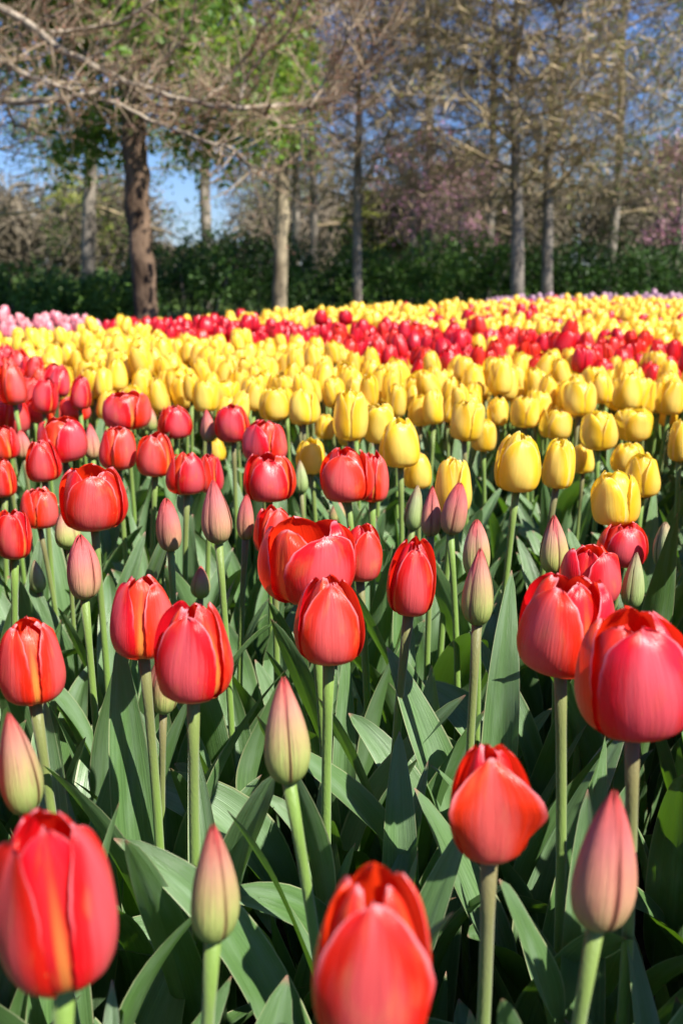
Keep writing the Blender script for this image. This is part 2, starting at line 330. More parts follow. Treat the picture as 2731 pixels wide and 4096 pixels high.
def leaf_mesh(i):
    key = ('leaf', i)
    if key in _cache: return _cache[key]
    r = random.Random(900 + i); nu, nv = 8, 22
    L = r.uniform(.28, .38); W = (r.uniform(.017, .023), r.uniform(.023, .034))[i % 2]
    th0 = math.radians(r.uniform(4, 14)); th1 = math.radians(r.choice([10, 22, 38, 58, 85])); tw = r.uniform(-1.6, 1.6)
    fold0, fold1 = r.uniform(.7, 1.1), r.uniform(.1, .45); und = r.uniform(.10, .30); up = r.uniform(0, 6.28)
    side = r.uniform(-.35, .35)
    mb = MB(); verts = []; uvs = []; faces = []; p = Vector((0.004, 0, 0)); prev = 0
    for j in range(nv + 1):
        t = j / nv; th = th0 + th1 * t ** 2.2; ph = side * t
        if j: p = p + Vector((math.sin(th) * math.cos(ph), math.sin(th) * math.sin(ph), math.cos(th))) * (L / nv)
        tg = Vector((math.sin(th) * math.cos(ph), math.sin(th) * math.sin(ph), math.cos(th)))
        b = Vector((-math.sin(ph), math.cos(ph), 0)); nrm = b.cross(tg)       # points back toward the stem
        nrm = nrm if nrm.x < 0 or nrm.z > 0 else -nrm
        tq = Matrix.Rotation(tw * t * t, 3, tg); b = tq @ b; nrm = tq @ nrm
        w = W * (0.42 + 0.58 * math.sin(PI * min(1, t * 1.15) * 0.62)) if t < .45 else W
        w = W * ((math.sin(PI * (t ** 0.80) * 0.985 + 0.015)) ** 0.72) + W * 0.42 * max(0, 1 - t * 3.2)
        fold = fold0 * (1 - t) + fold1 * t
        if j == nv: w = W * .02
        for k in range(nu + 1):
            u = -1 + 2 * k / nu
            ang = abs(u) * fold
            x = math.copysign(math.sin(ang) / max(fold, .05), u) * w; y = (1 - math.cos(ang)) / max(fold, .05) * w * 1.3
            y += und * w * math.sin(9 * t + up + (1.4 if u > 0 else 0)) * abs(u) ** 2 + (-.10 * w * math.exp(-(u / .15) ** 2))
            verts.append(p + b * x + nrm * y); uvs.append((k / nu, t))
    for j in range(nv):
        for k in range(nu):
            q = j * (nu + 1) + k; faces.append((q, q + 1, q + nu + 2, q + nu + 1))
    mb.add(verts, faces, uvs); _cache[key] = mb.mesh('leaf', LEAF); return _cache[key]
NLEAF = 16
def stem_mesh(h, lean, r0=.0042, seed=0, sides=10):
    q = random.Random(seed); mb = MB(); bx, by = q.uniform(-.014, .014), q.uniform(-.01, .01); pts = []; rd = []
    for i in range(11):
        t = i / 10; s = math.sin(PI * t)
        pts.append((lean[0] * t + bx * s, lean[1] * t + by * s, h * t)); rd.append(r0 * (1.12 - .22 * t))
    rd[-1] *= 1.35; rd[-2] *= 1.04
    tube(mb, pts, rd, sides); return mb.mesh('stem', STEM)
def add_leaves(root, n, seed, scale=1.0, face=None):
    q = random.Random(seed); a0 = q.uniform(0, 6.28) if face is None else face
    for k in range(n):
        s = scale * q.uniform(.84, 1.10) * (1.0 - .07 * k)
        link('leaf', leaf_mesh(q.randrange(NLEAF)), root, (0, 0, .01 + .045 * k), (q.uniform(-.08, .08), q.uniform(-.06, .10), a0 + k * 2.3 + q.uniform(-.5, .5)), (s, s * q.uniform(.85, 1.2), s))

KN = {'red': ('red_tulip', 'tulip'), 'yellow': ('yellow_tulip', 'tulip'), 'deep': ('red_tulip', 'tulip'), 'pink': ('pink_tulip', 'tulip'), 'cream': ('tulip_bud', 'tulip bud'), 'pinkbud': ('tulip_bud', 'tulip bud'), 'green': ('tulip_bud', 'tulip bud')}
def tulip(tint, p, hgt, wid, label, group, seed, detail=2, opn=None, reflex=0.0, lean=(0, 0), rz=None, leaves=3, tilt=(0, 0), lsc=1.0, lod=1):
    """p = centre of the bloom; hgt, wid = size of the bloom in metres"""
    kind = 'bud' if tint in ('cream', 'pinkbud', 'green') else ('red' if tint == 'deep' else 'yellow' if tint in ('pink', 'yellow') else 'red')
    q = random.Random(seed); nm, cat = KN[tint]
    basez = p.z - hgt * .5; root = thing(nm, label, cat, (p.x - lean[0], p.y - lean[1], 0), 0, group)
    if detail == 2: link('stem', stem_mesh(basez + .002, lean, (.0037 if kind != 'bud' else .0033) * (1.0 if hgt > .05 else .8), seed), root)
    else:
        key = ('stem', seed % 5)
        if key not in _cache: _cache[key] = stem_mesh(1.0, (0, 0), .0036, seed % 5, 6)
        link('stem', _cache[key], root, (0, 0, 0), (0, 0, q.uniform(0, 6)), (1, 1, basez + .002))
    natw = {'red': .845, 'yellow': .79, 'bud': .45}[kind]
    sxy = min(max(wid / natw, hgt * .75), hgt * 1.45)
    rz = q.uniform(0, 2 * PI) if rz is None else rz
    M = dict(loc=(lean[0], lean[1], basez), rot=(tilt[0] + q.uniform(-.06, .06), tilt[1] + q.uniform(-.06, .06), rz), sc=(sxy, sxy, hgt / 1.0))
    if detail == 2:
        L, core = petal_meshes(kind, tint, seed, opn, reflex)
        b = link('bloom', core, root, **M)
        for me in L: link('petal', me, b)
    else: link('bloom', bloom_mesh(kind, tint, seed % 7, lod), root, **M)
    if leaves: add_leaves(root, leaves, seed + 3, lsc)
    return root

# hand-placed flowers: tint, centre x, top, bottom, width (in 1568-wide photo pixels), options, label
K = 2731 / 1568
H = [
 ('red', 135, 1848, 2272, 275, dict(opn=.10, rz=1.92, leaves=3), 'biggest red tulip, with an orange stripe down its cupped front, beside the greenish bud'),
 ('red', 858, 1995, 2425, 282, dict(opn=.0, rz=-1.6, leaves=3, reflex=.08), 'red tulip in front of all others, its stem hidden, tip seen from above'),
 ('cream', 485, 1888, 2155, 113, dict(rz=-1.9, leaves=3, lean=(.006, .0)), 'greenish cream bud with a tiny red tip, standing low between the two biggest red tulips'),
 ('cream', 660, 1555, 1800, 105, dict(rz=-2.4, leaves=3, lean=(-.02, .0)), 'tall pointed brown and cream bud on a bare stem under the central red tulip'),
 ('cream', 48, 1625, 1870, 95, dict(rz=-1.3, leaves=3), 'pale cream bud directly below the red tulip at the edge, above the biggest tulip'),
 ('red', 72, 1410, 1625, 150, dict(opn=.0, rz=-2.2, leaves=3), 'egg-shaped red tulip above the pale cream bud, with a yellow slit between its petals'),
 ('red', 325, 1308, 1520, 150, dict(opn=.05, rz=1.75, leaves=3), 'upright red tulip with orange ribs, half behind the rounder one with a yellow scar'),
 ('red', 440, 1365, 1615, 180, dict(opn=.05, rz=-1.75, leaves=3), 'round red tulip with a pale yellow scar low on its pink front petal'),
 ('cream', 372, 1500, 1640, 68, dict(leaves=2), 'brownish bud half hidden behind the round red tulip with the scar'),
 ('red', 755, 1308, 1530, 172, dict(opn=-.1, rz=-1.45, leaves=3, reflex=.05, lean=(-.008, 0)), 'central red tulip, glossy and closed, in front of the wide open one'),
 ('red', 715, 1183, 1390, 210, dict(opn=.5, rz=-1.2, leaves=2), 'widest open red tulip, its cup showing, right behind the central closed one'),
 ('red', 826, 1195, 1338, 100, dict(opn=.1, leaves=2), 'red tulip peeping out behind the widest open one on its far side'),
 ('red', 630, 1155, 1278, 92, dict(opn=.1, leaves=2), 'smaller red tulip just behind the widest open one, with crimped petal tips'),
 ('red', 940, 1225, 1417, 92, dict(opn=-.1, rz=-1.5, leaves=3), 'narrow half-open red tulip with a greenish base, standing alone on a straight stem'),
 ('cream', 1098, 1255, 1440, 75, dict(rz=-1.2, leaves=3), 'brown pink bud with a green base in front of a similar bud'),
 ('cream', 1095, 1190, 1330, 60, dict(leaves=2), 'bud whose lower part is hidden by another bud close in front'),
 ('red', 1128, 1685, 1980, 195, dict(opn=-.15, rz=-1.55, leaves=3, reflex=.26, lean=(.02, .0)), 'red tulip whose front petal rolls back into two shiny wings, on a leaning stem'),
 ('pinkbud', 1380, 1815, 2130, 148, dict(rz=-2.35, leaves=3, lean=(.02, .0)), 'largest bud, dusky pink with a long dark seam, below the biggest tulip at the side'),
 ('red', 1292, 1298, 1555, 222, dict(opn=.15, rz=1.85, leaves=3), 'broad red tulip with an orange rib and glossy folded petal, touching the biggest side tulip'),
 ('red', 1462, 1382, 1703, 268, dict(opn=.2, rz=-1.4, leaves=3, lean=(.012, 0)), 'huge rosy red tulip cut by the side edge, its petals cupped open'),
 ('red', 1357, 1238, 1392, 135, dict(opn=.1, leaves=2), 'red tulip with a curled top just behind the broad orange-ribbed one'),
 ('red', 1430, 1190, 1305, 115, dict(opn=.05, leaves=2), 'crimson tulip right below a big yellow tulip and behind a dark bud'),
 ('green', 1453, 1265, 1400, 52, dict(leaves=2), 'dark green bud with a purple tip standing before the crimson tulip'),
 ('green', 1527, 1195, 1308, 45, dict(leaves=3, lean=(.01, 0)), 'plain pale green bud standing alone near the side edge'),
 ('cream', 1273, 1178, 1320, 66, dict(leaves=2), 'pointed cream bud with a split red tip behind the broad red tulip'),
 ('pinkbud', 1035, 1100, 1230, 57, dict(leaves=2, tilt=(0, .12)), 'pink topped bud, last of a close trio, before a yellow tulip'),
 ('pinkbud', 990, 1113, 1235, 45, dict(leaves=2), 'middle bud of the close trio, with a dark red split'),
 ('green', 947, 1110, 1220, 45, dict(leaves=2, tilt=(0, .1)), 'greenest bud of the close trio, first in the row'),
 ('red', 798, 1022, 1158, 122, dict(opn=.05, rz=-1.9, leaves=2), 'striped red tulip with pale petal seams standing before the yellow flowers'),
 ('red', 855, 1033, 1157, 62, dict(opn=.1, leaves=2), 'red tulip leaning out behind the striped one'),
 ('red', 617, 1035, 1157, 115, dict(opn=.25, rz=-1.5, leaves=2), 'open red tulip with three pointed petals, below an equally wide one'),
 ('red', 606, 958, 1065, 105, dict(opn=.0, leaves=2), 'magenta toned red tulip directly behind the one with three pointed petals'),
 ('red', 535, 925, 1018, 78, dict(opn=.05, leaves=2), 'red tulip on a clear straight stem at the border of the yellow band'),
 ('red', 403, 927, 1010, 80, dict(opn=.1, leaves=2), 'red tulip beside a half-open pale bud at the edge of the yellow band'),
 ('pinkbud', 480, 937, 1017, 36, dict(leaves=1), 'half-open pale bud between two red tulips at the edge of the yellow band'),
 ('red', 290, 895, 990, 112, dict(opn=.45, leaves=2), 'wide open red tulip nearest to the yellow band, with a pointed side petal'),
 ('red', 270, 972, 1083, 85, dict(opn=.1, leaves=2), 'red tulip half crossed by a diagonal shadow under the wide open one'),
 ('red', 355, 988, 1098, 90, dict(opn=.05, rz=-1.6, leaves=2), 'round red tulip next to the shadow-crossed one, on a clear stem'),
 ('red', 428, 1030, 1140, 90, dict(opn=.05, leaves=2), 'red tulip with crumpled yellowish petals overlapping another red one'),
 ('red', 483, 1037, 1135, 48, dict(opn=.1, leaves=2), 'red tulip partly hidden behind the crumpled yellowish one'),
 ('pinkbud', 500, 1098, 1252, 70, dict(rz=-1.0, leaves=2), 'large cream and pink bud with a split top below the crumpled red tulip'),
 ('pinkbud', 390, 1138, 1268, 57, dict(leaves=2), 'blunt pink bud with a rounded top, on a thick stem'),
 ('red', 213, 1062, 1223, 147, dict(opn=.45, rz=-1.45, leaves=3), 'large open bowl-shaped red tulip above a pair of pale buds'),
 ('red', 146, 952, 1065, 108, dict(opn=.35, leaves=2), 'red tulip with a folded-over petal casting a shadow, above the bowl-shaped one'),
 ('red', 100, 1005, 1110, 80, dict(opn=.0, leaves=2), 'red tulip tucked under the one with the folded petal'),
 ('red', 88, 1113, 1218, 85, dict(opn=.15, rz=1.7, leaves=2), 'red tulip with orange ribs beside the bowl-shaped one'),
 ('red', 30, 1158, 1288, 80, dict(opn=.1, rz=-1.6, leaves=2), 'rosy tulip cut off slightly by the edge, below the orange-ribbed one'),
 ('pinkbud', 190, 1223, 1380, 72, dict(rz=-1.6, leaves=3), 'pink cream bud with a straight pale seam under the bowl-shaped tulip'),
 ('cream', 155, 1160, 1262, 60, dict(leaves=2), 'pale bud half behind the bowl-shaped tulip'),
 ('red', 8, 1050, 1145, 60, dict(opn=.2, leaves=2), 'red tulip cut in half by the edge above the rosy one'),
 ('green', 87, 1283, 1362, 38, dict(leaves=1), 'small dark green bud in deep shade below the rosy tulip'),
 ('red', 12, 972, 1058, 66, dict(opn=.2, leaves=2), 'rosy tulip at the edge next to a dark shaded bud'),
 ('pinkbud', 53, 985, 1055, 34, dict(leaves=1), 'dark shaded bud between rosy tulips near the edge'),
 ('pinkbud', 211, 970, 1057, 38, dict(leaves=1), 'dark bud in shade right behind the tulip with the folded petal'),
 ('pinkbud', 563, 1130, 1242, 38, dict(leaves=2), 'slim bud with its lower half in shadow, below the three pointed petals'),
 ('green', 692, 1053, 1135, 32, dict(leaves=2), 'slim grey green bud in front of a small yellow tulip'),
 ('cream', 460, 1298, 1375, 45, dict(leaves=2), 'pale bud peeping up behind the round red tulip with the scar'),
 ('cream', 772, 1145, 1205, 44, dict(leaves=1), 'pale bud tucked behind the stem of the striped red tulip'),
 ('red', 172, 905, 972, 76, dict(opn=.1, leaves=2), 'small red tulip second behind the one with the folded petal'),
 ('red', 98, 905, 975, 76, dict(opn=.1, leaves=2), 'crinkled red tulip behind the folded one, touching its small neighbour'),
 ('red', 66, 835, 895, 58, dict(opn=.0, leaves=1), 'topmost red tulip of the patch beside the yellow band'),
 ('red', 112, 855, 905, 60, dict(opn=.5, leaves=1), 'open red tulip next to the topmost one, showing a dark centre'),
 ('red', 25, 850, 902, 50, dict(opn=.1, leaves=1), 'pinkish red tulip below the topmost of the patch'),
 ('cream', 345, 932, 992, 30, dict(leaves=1), 'slim pale bud right behind the wide open red tulip'),
 ('yellow', 1188, 985, 1135, 113, dict(opn=-.1, rz=-1.7, leaves=3), 'largest yellow tulip, egg-shaped and amber sided, with another tucked at its side'),
 ('yellow', 1280, 1000, 1125, 80, dict(opn=-.05, leaves=2), 'yellow tulip tucked at the side of the largest yellow one'),
 ('yellow', 1418, 1075, 1213, 118, dict(opn=.1, rz=1.8, leaves=3, tilt=(0, .1)), 'yellow tulip nearest to the crimson one, its petals parted like a hood'),
 ('yellow', 1476, 1035, 1145, 88, dict(opn=.1, leaves=2), 'pale yellow tulip right behind the hooded one'),
 ('yellow', 920, 953, 1077, 104, dict(opn=.05, rz=-1.5, leaves=2), 'plump yellow tulip with a ruffled paler front petal, above the trio of buds'),
 ('yellow', 1040, 1043, 1185, 92, dict(opn=.1, leaves=2), 'yellow tulip with the pink topped bud right in front of it'),
 ('yellow', 960, 1035, 1125, 70, dict(opn=.0, leaves=2), 'yellow tulip in the shade under the plump ruffled one'),
 ('yellow', 715, 1003, 1090, 72, dict(opn=.2, leaves=2), 'small yellow tulip behind the slim grey green bud'),
 ('yellow', 805, 888, 1015, 82, dict(opn=.1, rz=1.6, leaves=2), 'tallest slender yellow tulip with pointed petals, above the striped red one'),
 ('yellow', 698, 887, 977, 76, dict(opn=-.1, leaves=2), 'smooth oval yellow tulip on a thin stem at the border of the red flowers'),
 ('yellow', 630, 885, 968, 74, dict(opn=.1, leaves=2), 'yellow tulip touching the smooth oval one'),
 ('yellow', 870, 922, 1020, 74, dict(opn=.3, leaves=2), 'yellow tulip with rolled petal edges beside the tallest slender one'),
 ('yellow', 967, 903, 980, 66, dict(opn=.1, leaves=2), 'yellow tulip standing clear behind the plump ruffled one'),
 ('yellow', 1066, 912, 1015, 82, dict(opn=.1, tilt=(0, .1), leaves=2), 'leaning yellow tulip with a peaked petal above a smaller one'),
 ('yellow', 1110, 955, 1038, 62, dict(opn=.0, leaves=2), 'smaller yellow tulip under the leaning peaked one'),
 ('yellow', 1203, 905, 985, 68, dict(opn=.3, leaves=2), 'yellow tulip with a diagonal shadow over its open side'),
 ('yellow', 1275, 935, 1010, 76, dict(opn=.1, leaves=2), 'yellow tulip right above the one tucked beside the largest'),
 ('yellow', 1375, 935, 1035, 88, dict(opn=.05, tilt=(0, .1), leaves=2), 'yellow tulip on a long leaning stem with an amber shaded side'),
 ('yellow', 1456, 932, 1015, 84, dict(opn=.3, leaves=2), 'pale yellow tulip with open petals below the tall narrow one'),
 ('yellow', 1440, 850, 942, 70, dict(opn=-.1, tilt=(0, .08), leaves=2), 'tall narrow yellow tulip with a red tulip close at its side'),
 ('yellow', 1330, 868, 958, 80, dict(opn=.35, leaves=2), 'yellow tulip with spread pointed petals half in shadow'),
 ('yellow', 1365, 835, 910, 62, dict(opn=.0, leaves=2), 'yellow tulip rising behind the one with spread pointed petals'),
 ('yellow', 900, 826, 912, 68, dict(opn=-.1, leaves=2), 'smooth closed yellow tulip standing before the red ribbon'),
 ('yellow', 972, 845, 910, 70, dict(opn=-.1, leaves=2), 'broad closed yellow tulip next to the smooth one before the red ribbon'),
 ('yellow', 1060, 812, 885, 72, dict(opn=.0, leaves=2), 'yellow tulip overlapping the edge of the red ribbon, with a paler one behind'),
 ('yellow', 1148, 820, 908, 62, dict(opn=.0, leaves=2), 'barrel-shaped yellow tulip standing free against the red ribbon'),
 ('yellow', 1538, 868, 955, 68, dict(opn=.1, leaves=2), 'yellow tulip close to the side edge, tilted on its long stem'),
 ('yellow', 1562, 955, 1062, 58, dict(opn=-.1, leaves=2), 'yellow tulip cut by the side edge'),
 ('yellow', 1440, 1010, 1090, 82, dict(opn=.1, leaves=2), 'yellow tulip hidden up to its tips behind the hooded pair'),
 ('yellow', 1340, 1012, 1090, 56, dict(opn=.0, leaves=2), 'shaded yellow tulip behind a leaning stem, beside the tucked one'),
 ('yellow', 1142, 910, 980, 52, dict(opn=.1, leaves=2), 'yellow tulip squeezed beside the leaning peaked one'),
 ('yellow', 1282, 850, 912, 56, dict(opn=.1, leaves=1), 'small yellow tulip just in front of the last reds of the ribbon'),
 ('yellow', 1098, 880, 930, 56, dict(opn=.2, leaves=1), 'yellow tulip behind the peaked one, below the barrel-shaped one'),
 ('yellow', 745, 948, 1010, 50, dict(opn=.0, leaves=1), 'yellow tulip in half shade beneath the smooth oval one'),
 ('yellow', 410, 840, 913, 62, dict(opn=.2, leaves=1), 'yellow tulip with frilled pale petals above the reds at the border'),
 ('yellow', 515, 868, 935, 72, dict(opn=.3, leaves=1), 'yellow tulip with broad pale petals, half of an overlapping pair'),
 ('yellow', 472, 868, 948, 62, dict(opn=.2, leaves=1), 'yellow tulip with a shaded slit, other half of the overlapping pair'),
 ('yellow', 213, 868, 932, 54, dict(opn=.3, leaves=1), 'open yellow tulip just above the gap between two red groups'),
 ('yellow', 150, 838, 890, 42, dict(opn=.0, leaves=1), 'yellow tulip bordering the topmost red patch'),
 ('yellow', 485, 768, 812, 52, dict(opn=.3, leaves=1), 'yellow tulip sticking up into the start of the red ribbon'),
 ('yellow', 500, 1003, 1060, 44, dict(opn=.0, leaves=1), 'yellow tulip glimpsed alone among the reds'),
 ('deep', 1215, 852, 903, 66, dict(opn=.2, leaves=1), 'red tulip in front of the ribbon next to the barrel-shaped yellow one'),
 ('deep', 1337, 785, 835, 46, dict(opn=.0, leaves=1), 'red tulip standing above the ribbon at its far side'),
 ('deep', 1405, 788, 835, 52, dict(opn=.2, leaves=1), 'red tulip above the ribbon next to a still taller one'),
 ('deep', 1500, 805, 855, 48, dict(opn=.1, leaves=1), 'last tall red tulip of the ribbon near the side edge'),
 ('deep', 1250, 808, 855, 58, dict(opn=.2, leaves=1), 'plump red tulip in the ribbon beside a slim grey bud'),
 ('deep', 1483, 862, 912, 48, dict(opn=.1, leaves=1), 'red tulip behind the tall narrow yellow one'),
]
placed = []            # (x, y) of every head
for i, (tint, cx, top, bot, w, opt, lab) in enumerate(H):
    hpx, wpx = (bot - top) * K, w * K; x, y = cx * K, (top + bot) / 2 * K
    s0 = {'red': .062, 'deep': .058, 'yellow': .064}.get(tint, .056)
    d = ray(x, y); t_plane = (.455 - CAM.z) / d.z; t_size = FPX * s0 / hpx
    if y < 1500: t = t_plane ** .75 * t_size ** .25
    else: t = t_plane ** .5 * t_size ** .5
    p = CAM + d * t
    if p.z < .33 or p.z > .56: t = (min(max(p.z, .33), .56) - CAM.z) / d.z; p = CAM + d * t
    el = math.atan2(-d.z, math.hypot(d.x, d.y)); ww = wpx * t / FPX; hh = hpx * t / FPX
    hh *= .97; hh = (hh - .45 * ww * math.sin(el)) / math.cos(el) if tint not in ('cream', 'green', 'pinkbud') else hh / math.cos(el) * .97
    opt = dict(opt); grp = {'red': 'red tulips in the front bed', 'yellow': 'yellow tulips standing clear', 'deep': 'red tulips of the ribbon'}.get(tint, 'tulip buds among the open flowers')
    q = random.Random(i)
    if 'lean' not in opt: opt['lean'] = (q.uniform(-.012, .012), q.uniform(-.01, .01))
    opt['leaves'] = opt.get('leaves', 2) + 1
    tulip(tint, p, hh, ww, lab, grp, 100 + i, detail=2, lsc=1.04, **opt)
    placed.append((p.x, p.y))
print('heroes', len(H))

# leafy plants without a flower that fill the foreground
HP = list(placed[:60]); cnt = 0; tries = 0
while cnt < 160 and tries < 9000:
    tries += 1
    Y = .34 + 2.0 * rnd.random() ** 1.2; X = rnd.uniform(-.42, .42) * (Y + .12)
    if all((X - a) ** 2 + (Y - b) ** 2 > .042 ** 2 for a, b in HP):
        HP.append((X, Y)); cnt += 1
        r_ = thing('tulip_plant', 'leafy green tulip plant without a flower, filling the gaps between the flowering stems', 'plant', (X, Y, 0), 0, 'flowerless tulip plants in the front bed')
        add_leaves(r_, 4, 5000 + cnt, rnd.uniform(.70, .95))

# ------------------------------------------------------------------ the dense bed: colour bands laid out on the ground
def lerp(P, x):
    if x <= P[0][0]: return P[0][1]
    for (a, b), (c, d) in zip(P, P[1:]):
        if x <= c: return b + (d - b) * (x - a) / (c - a)
    return P[-1][1]
FAR = [(-400, 1345), (0, 1354), (385, 1348), (410, 1312), (700, 1297), (1000, 1278), (1500, 1242), (2000, 1221), (2731, 1208), (3200, 1202)]
NEAR = [(-400, 1640), (0, 1640), (350, 1600), (600, 1570), (1000, 1600), (1400, 1640), (2000, 1640), (2731, 1640), (3200, 1650)]
REDY = [(-400, 1425), (0, 1440), (200, 1500), (300, 1580), (600, 1660), (1000, 1760)]
RU = [(300, 1322), (700, 1316), (1000, 1318), (1300, 1330), (1700, 1350), (2000, 1372), (2300, 1378), (2731, 1400), (3200, 1410)]
RL = [(300, 1330), (600, 1348), (760, 1398), (900, 1372), (1150, 1392), (1400, 1452), (1650, 1480), (2000, 1500), (2200, 1508), (2400, 1530), (3200, 1545)]
PU = [(-400, 1255), (0, 1298), (200, 1296), (400, 1302)]
cells = []
Y = .36
while Y < 9.0:
    sp = .060 if Y < 2 else .058 + .0015 * Y
    X = -.40 * Y - .75
    while X < .40 * Y + .75:
        x_ = X + rnd.uniform(-.3, .3) * sp; y_ = Y + rnd.uniform(-.3, .3) * sp; hz = rnd.gauss(.455, .017)
        p = Vector((x_, y_, hz)); px, py, dep = project(p)
        X += sp
        ya = YC - FPX * (Vector((x_, y_, .455)) - CAM).dot(UP) / dep       # where the head would be at mean height
        tint = None
        if not -110 < px < 2850:          # the bed goes on beyond both sides of the view
            if lerp(FAR, px) < ya and (px > 0 or ya > 1360): tint = 'red' if ya > (1440 if px < 0 else 2060) else 'deep' if lerp(RU, px) < ya < lerp(RL, px) and px > 0 else 'yellow'
            elif px < 0 and lerp(PU, px) < ya: tint = 'pink'
        elif Y > .88:
            if ya > lerp(FAR, px) and ya < lerp(NEAR, px):
                tint = 'yellow'
                if px < 950 and ya > lerp(REDY, px): tint = 'red'
                elif lerp(RU, px) < ya < lerp(RL, px) and px > 300: tint = 'deep' if px < 1500 or rnd.random() < (.93 if px < 1900 else .76) else 'yellow'
                elif 480 < px < 1100 and ya < lerp(FAR, px) + 22 and rnd.random() < .22: tint = 'deep'
                elif px > 1450 and 1288 < ya < 1312 and rnd.random() < .45: tint = 'deep'
                elif px > 1400 and rnd.random() < .10 and ya < 1300: tint = 'deep'
            elif px < 400 and lerp(PU, px) < ya < 1350: tint = 'pink'; hz += .010
            elif px > 1950 and lerp(FAR, px) - 14 < ya <= lerp(FAR, px): tint = 'mauve'
        if tint and tint not in ('pink', 'mauve') and ya > 1400 and any((x_ - a) ** 2 + (y_ - b) ** 2 < .048 ** 2 for a, b in placed): tint = None
        if tint == 'deep' and ya > 1330: hz += .014
        if tint: cells.append((dep, x_, y_, hz, tint, px, py))
    Y += sp * .9
cells.sort()
groups = {'yellow': [], 'red': [], 'deep': [], 'pink': [], 'mauve': []}
for c in cells: groups[c[4]].append(c)
print({k: len(v) for k, v in groups.items()})
IND = {'yellow': 240, 'red': 60, 'deep': 215, 'pink': 160, 'mauve': 0}
LAB = {'yellow': ('yellow tulip packed shoulder to shoulder with its neighbours in the broad yellow band', 'yellow tulips packed in the broad band'),
       'red': ('small red tulip crowded in the red patch beside the yellow band', 'red tulips crowded in the side patch'),
       'deep': ('deep red tulip crowded in the thin ribbon or scattered among the far yellow ones', 'deep red tulips of the ribbon and far rows'),
       'pink': ('pale pink tulip in the separate pink patch before the bushes', 'pink tulips in the separate patch')}
idx = 0; rest = {k: [] for k in groups}
for k, L in groups.items():
    j = -1
    for c in L:
        dep, x_, y_, hz, tint, px, py = c
        inview = -30 < px < 2760
        j += inview
        if inview and j < IND[k]:
            idx += 1; q = random.Random(idx * 3 + 1)
            if tint == 'red': hz += .008
            hh = q.uniform(.054, .072) * (1.1 if tint == 'red' else 1) * (1 if k != 'pink' else .85); ww = hh * q.uniform(.58, .82)
            near = dep < 2.2
            tulip(tint, Vector((x_, y_, hz)), hh, ww, LAB[k][0], LAB[k][1], 2000 + idx, detail=1, leaves=(3 if near else 2 if dep < 3.5 else 0), lod=1 if dep < 3.5 else 2, tilt=(q.gauss(0, .14), q.gauss(0, .14)))
        else: rest[k].append(c)
# the rest of each colour: one mass
LOWB = {}
def low_bloom(kind, seed):
    if (kind, seed) not in LOWB:
        mb = MB()
        for sp in petal_specs(kind, seed): petal(mb, nu=3, nv=5, **sp)
        LOWB[(kind, seed)] = (np.array([tuple(v) for v in mb.v]), np.array(mb.f), np.array(mb.uv), mb.mi)
    return LOWB[(kind, seed)]
def mass(name, label, cells_, kind, tint):
    mb = MB()
    for c in cells_:
        dep, x_, y_, hz = c[:4]; V, F, UV, MI = low_bloom(kind, rnd.randrange(6))
        a = rnd.uniform(0, 6.28); h = rnd.uniform(.054, .068); w = h * rnd.uniform(.82, 1.12); ca, sa = math.cos(a), math.sin(a)
        tx, ty = rnd.uniform(-.15, .15), rnd.uniform(-.15, .15)
        X = (V[:, 0] * ca - V[:, 1] * sa) * w; Yy = (V[:, 0] * sa + V[:, 1] * ca) * w; Z = V[:, 2] * h
        pts = np.stack([X + Z * tx + x_, Yy + Z * ty + y_, Z + hz - h / 2], 1); b = mb.n
        mb.v.extend(pts.tolist()); mb.uv.extend(UV.tolist()); mb.f.extend((F + b).tolist()); mb.mi.extend(MI); mb.n += len(pts)
        tube(mb, [(x_, y_, 0), (x_, y_, hz - h / 2)], [.004, .003], 3, 2, False)
        for s in range(2):
            a = rnd.uniform(0, 6.28); c_, s_ = math.cos(a), math.sin(a); l = rnd.uniform(.22, .34); o = rnd.uniform(.03, .09)
            mb.add([(x_ - s_ * .012, y_ + c_ * .012, .02), (x_ + s_ * .012, y_ - c_ * .012, .02), (x_ + c_ * o * .5 + s_ * .017, y_ + s_ * o * .5 - c_ * .017, l * .6), (x_ + c_ * o * .5 - s_ * .017, y_ + s_ * o * .5 + c_ * .017, l * .6), (x_ + c_ * o, y_ + s_ * o, l)],
                   [(0, 1, 2, 3), (3, 2, 4)], [(0, .1), (1, .1), (.9, .6), (.1, .6), (.5, .97)], 3)
    if mb.n:
        o = link(name, mb.mesh(name, mats_for(kind, tint) + [STEM, LEAF])); tag(o, label, 'tulips', None, 'stuff')
mass('yellow_tulips', 'dense mass of far yellow tulips merging into one sheet before the trees', rest['yellow'], 'yellow', 'yellow')
mass('red_tulips', 'far red tulips sprinkled through the yellow mass', rest['deep'] + rest['red'], 'red', 'deep')
mass('pink_tulips', 'few more pink tulips filling the back of the pink patch', rest['pink'], 'yellow', 'pink')
mass('mauve_tulips', 'thin mauve row of tulips along the far edge of the bed', rest['mauve'], 'yellow', 'mauve')

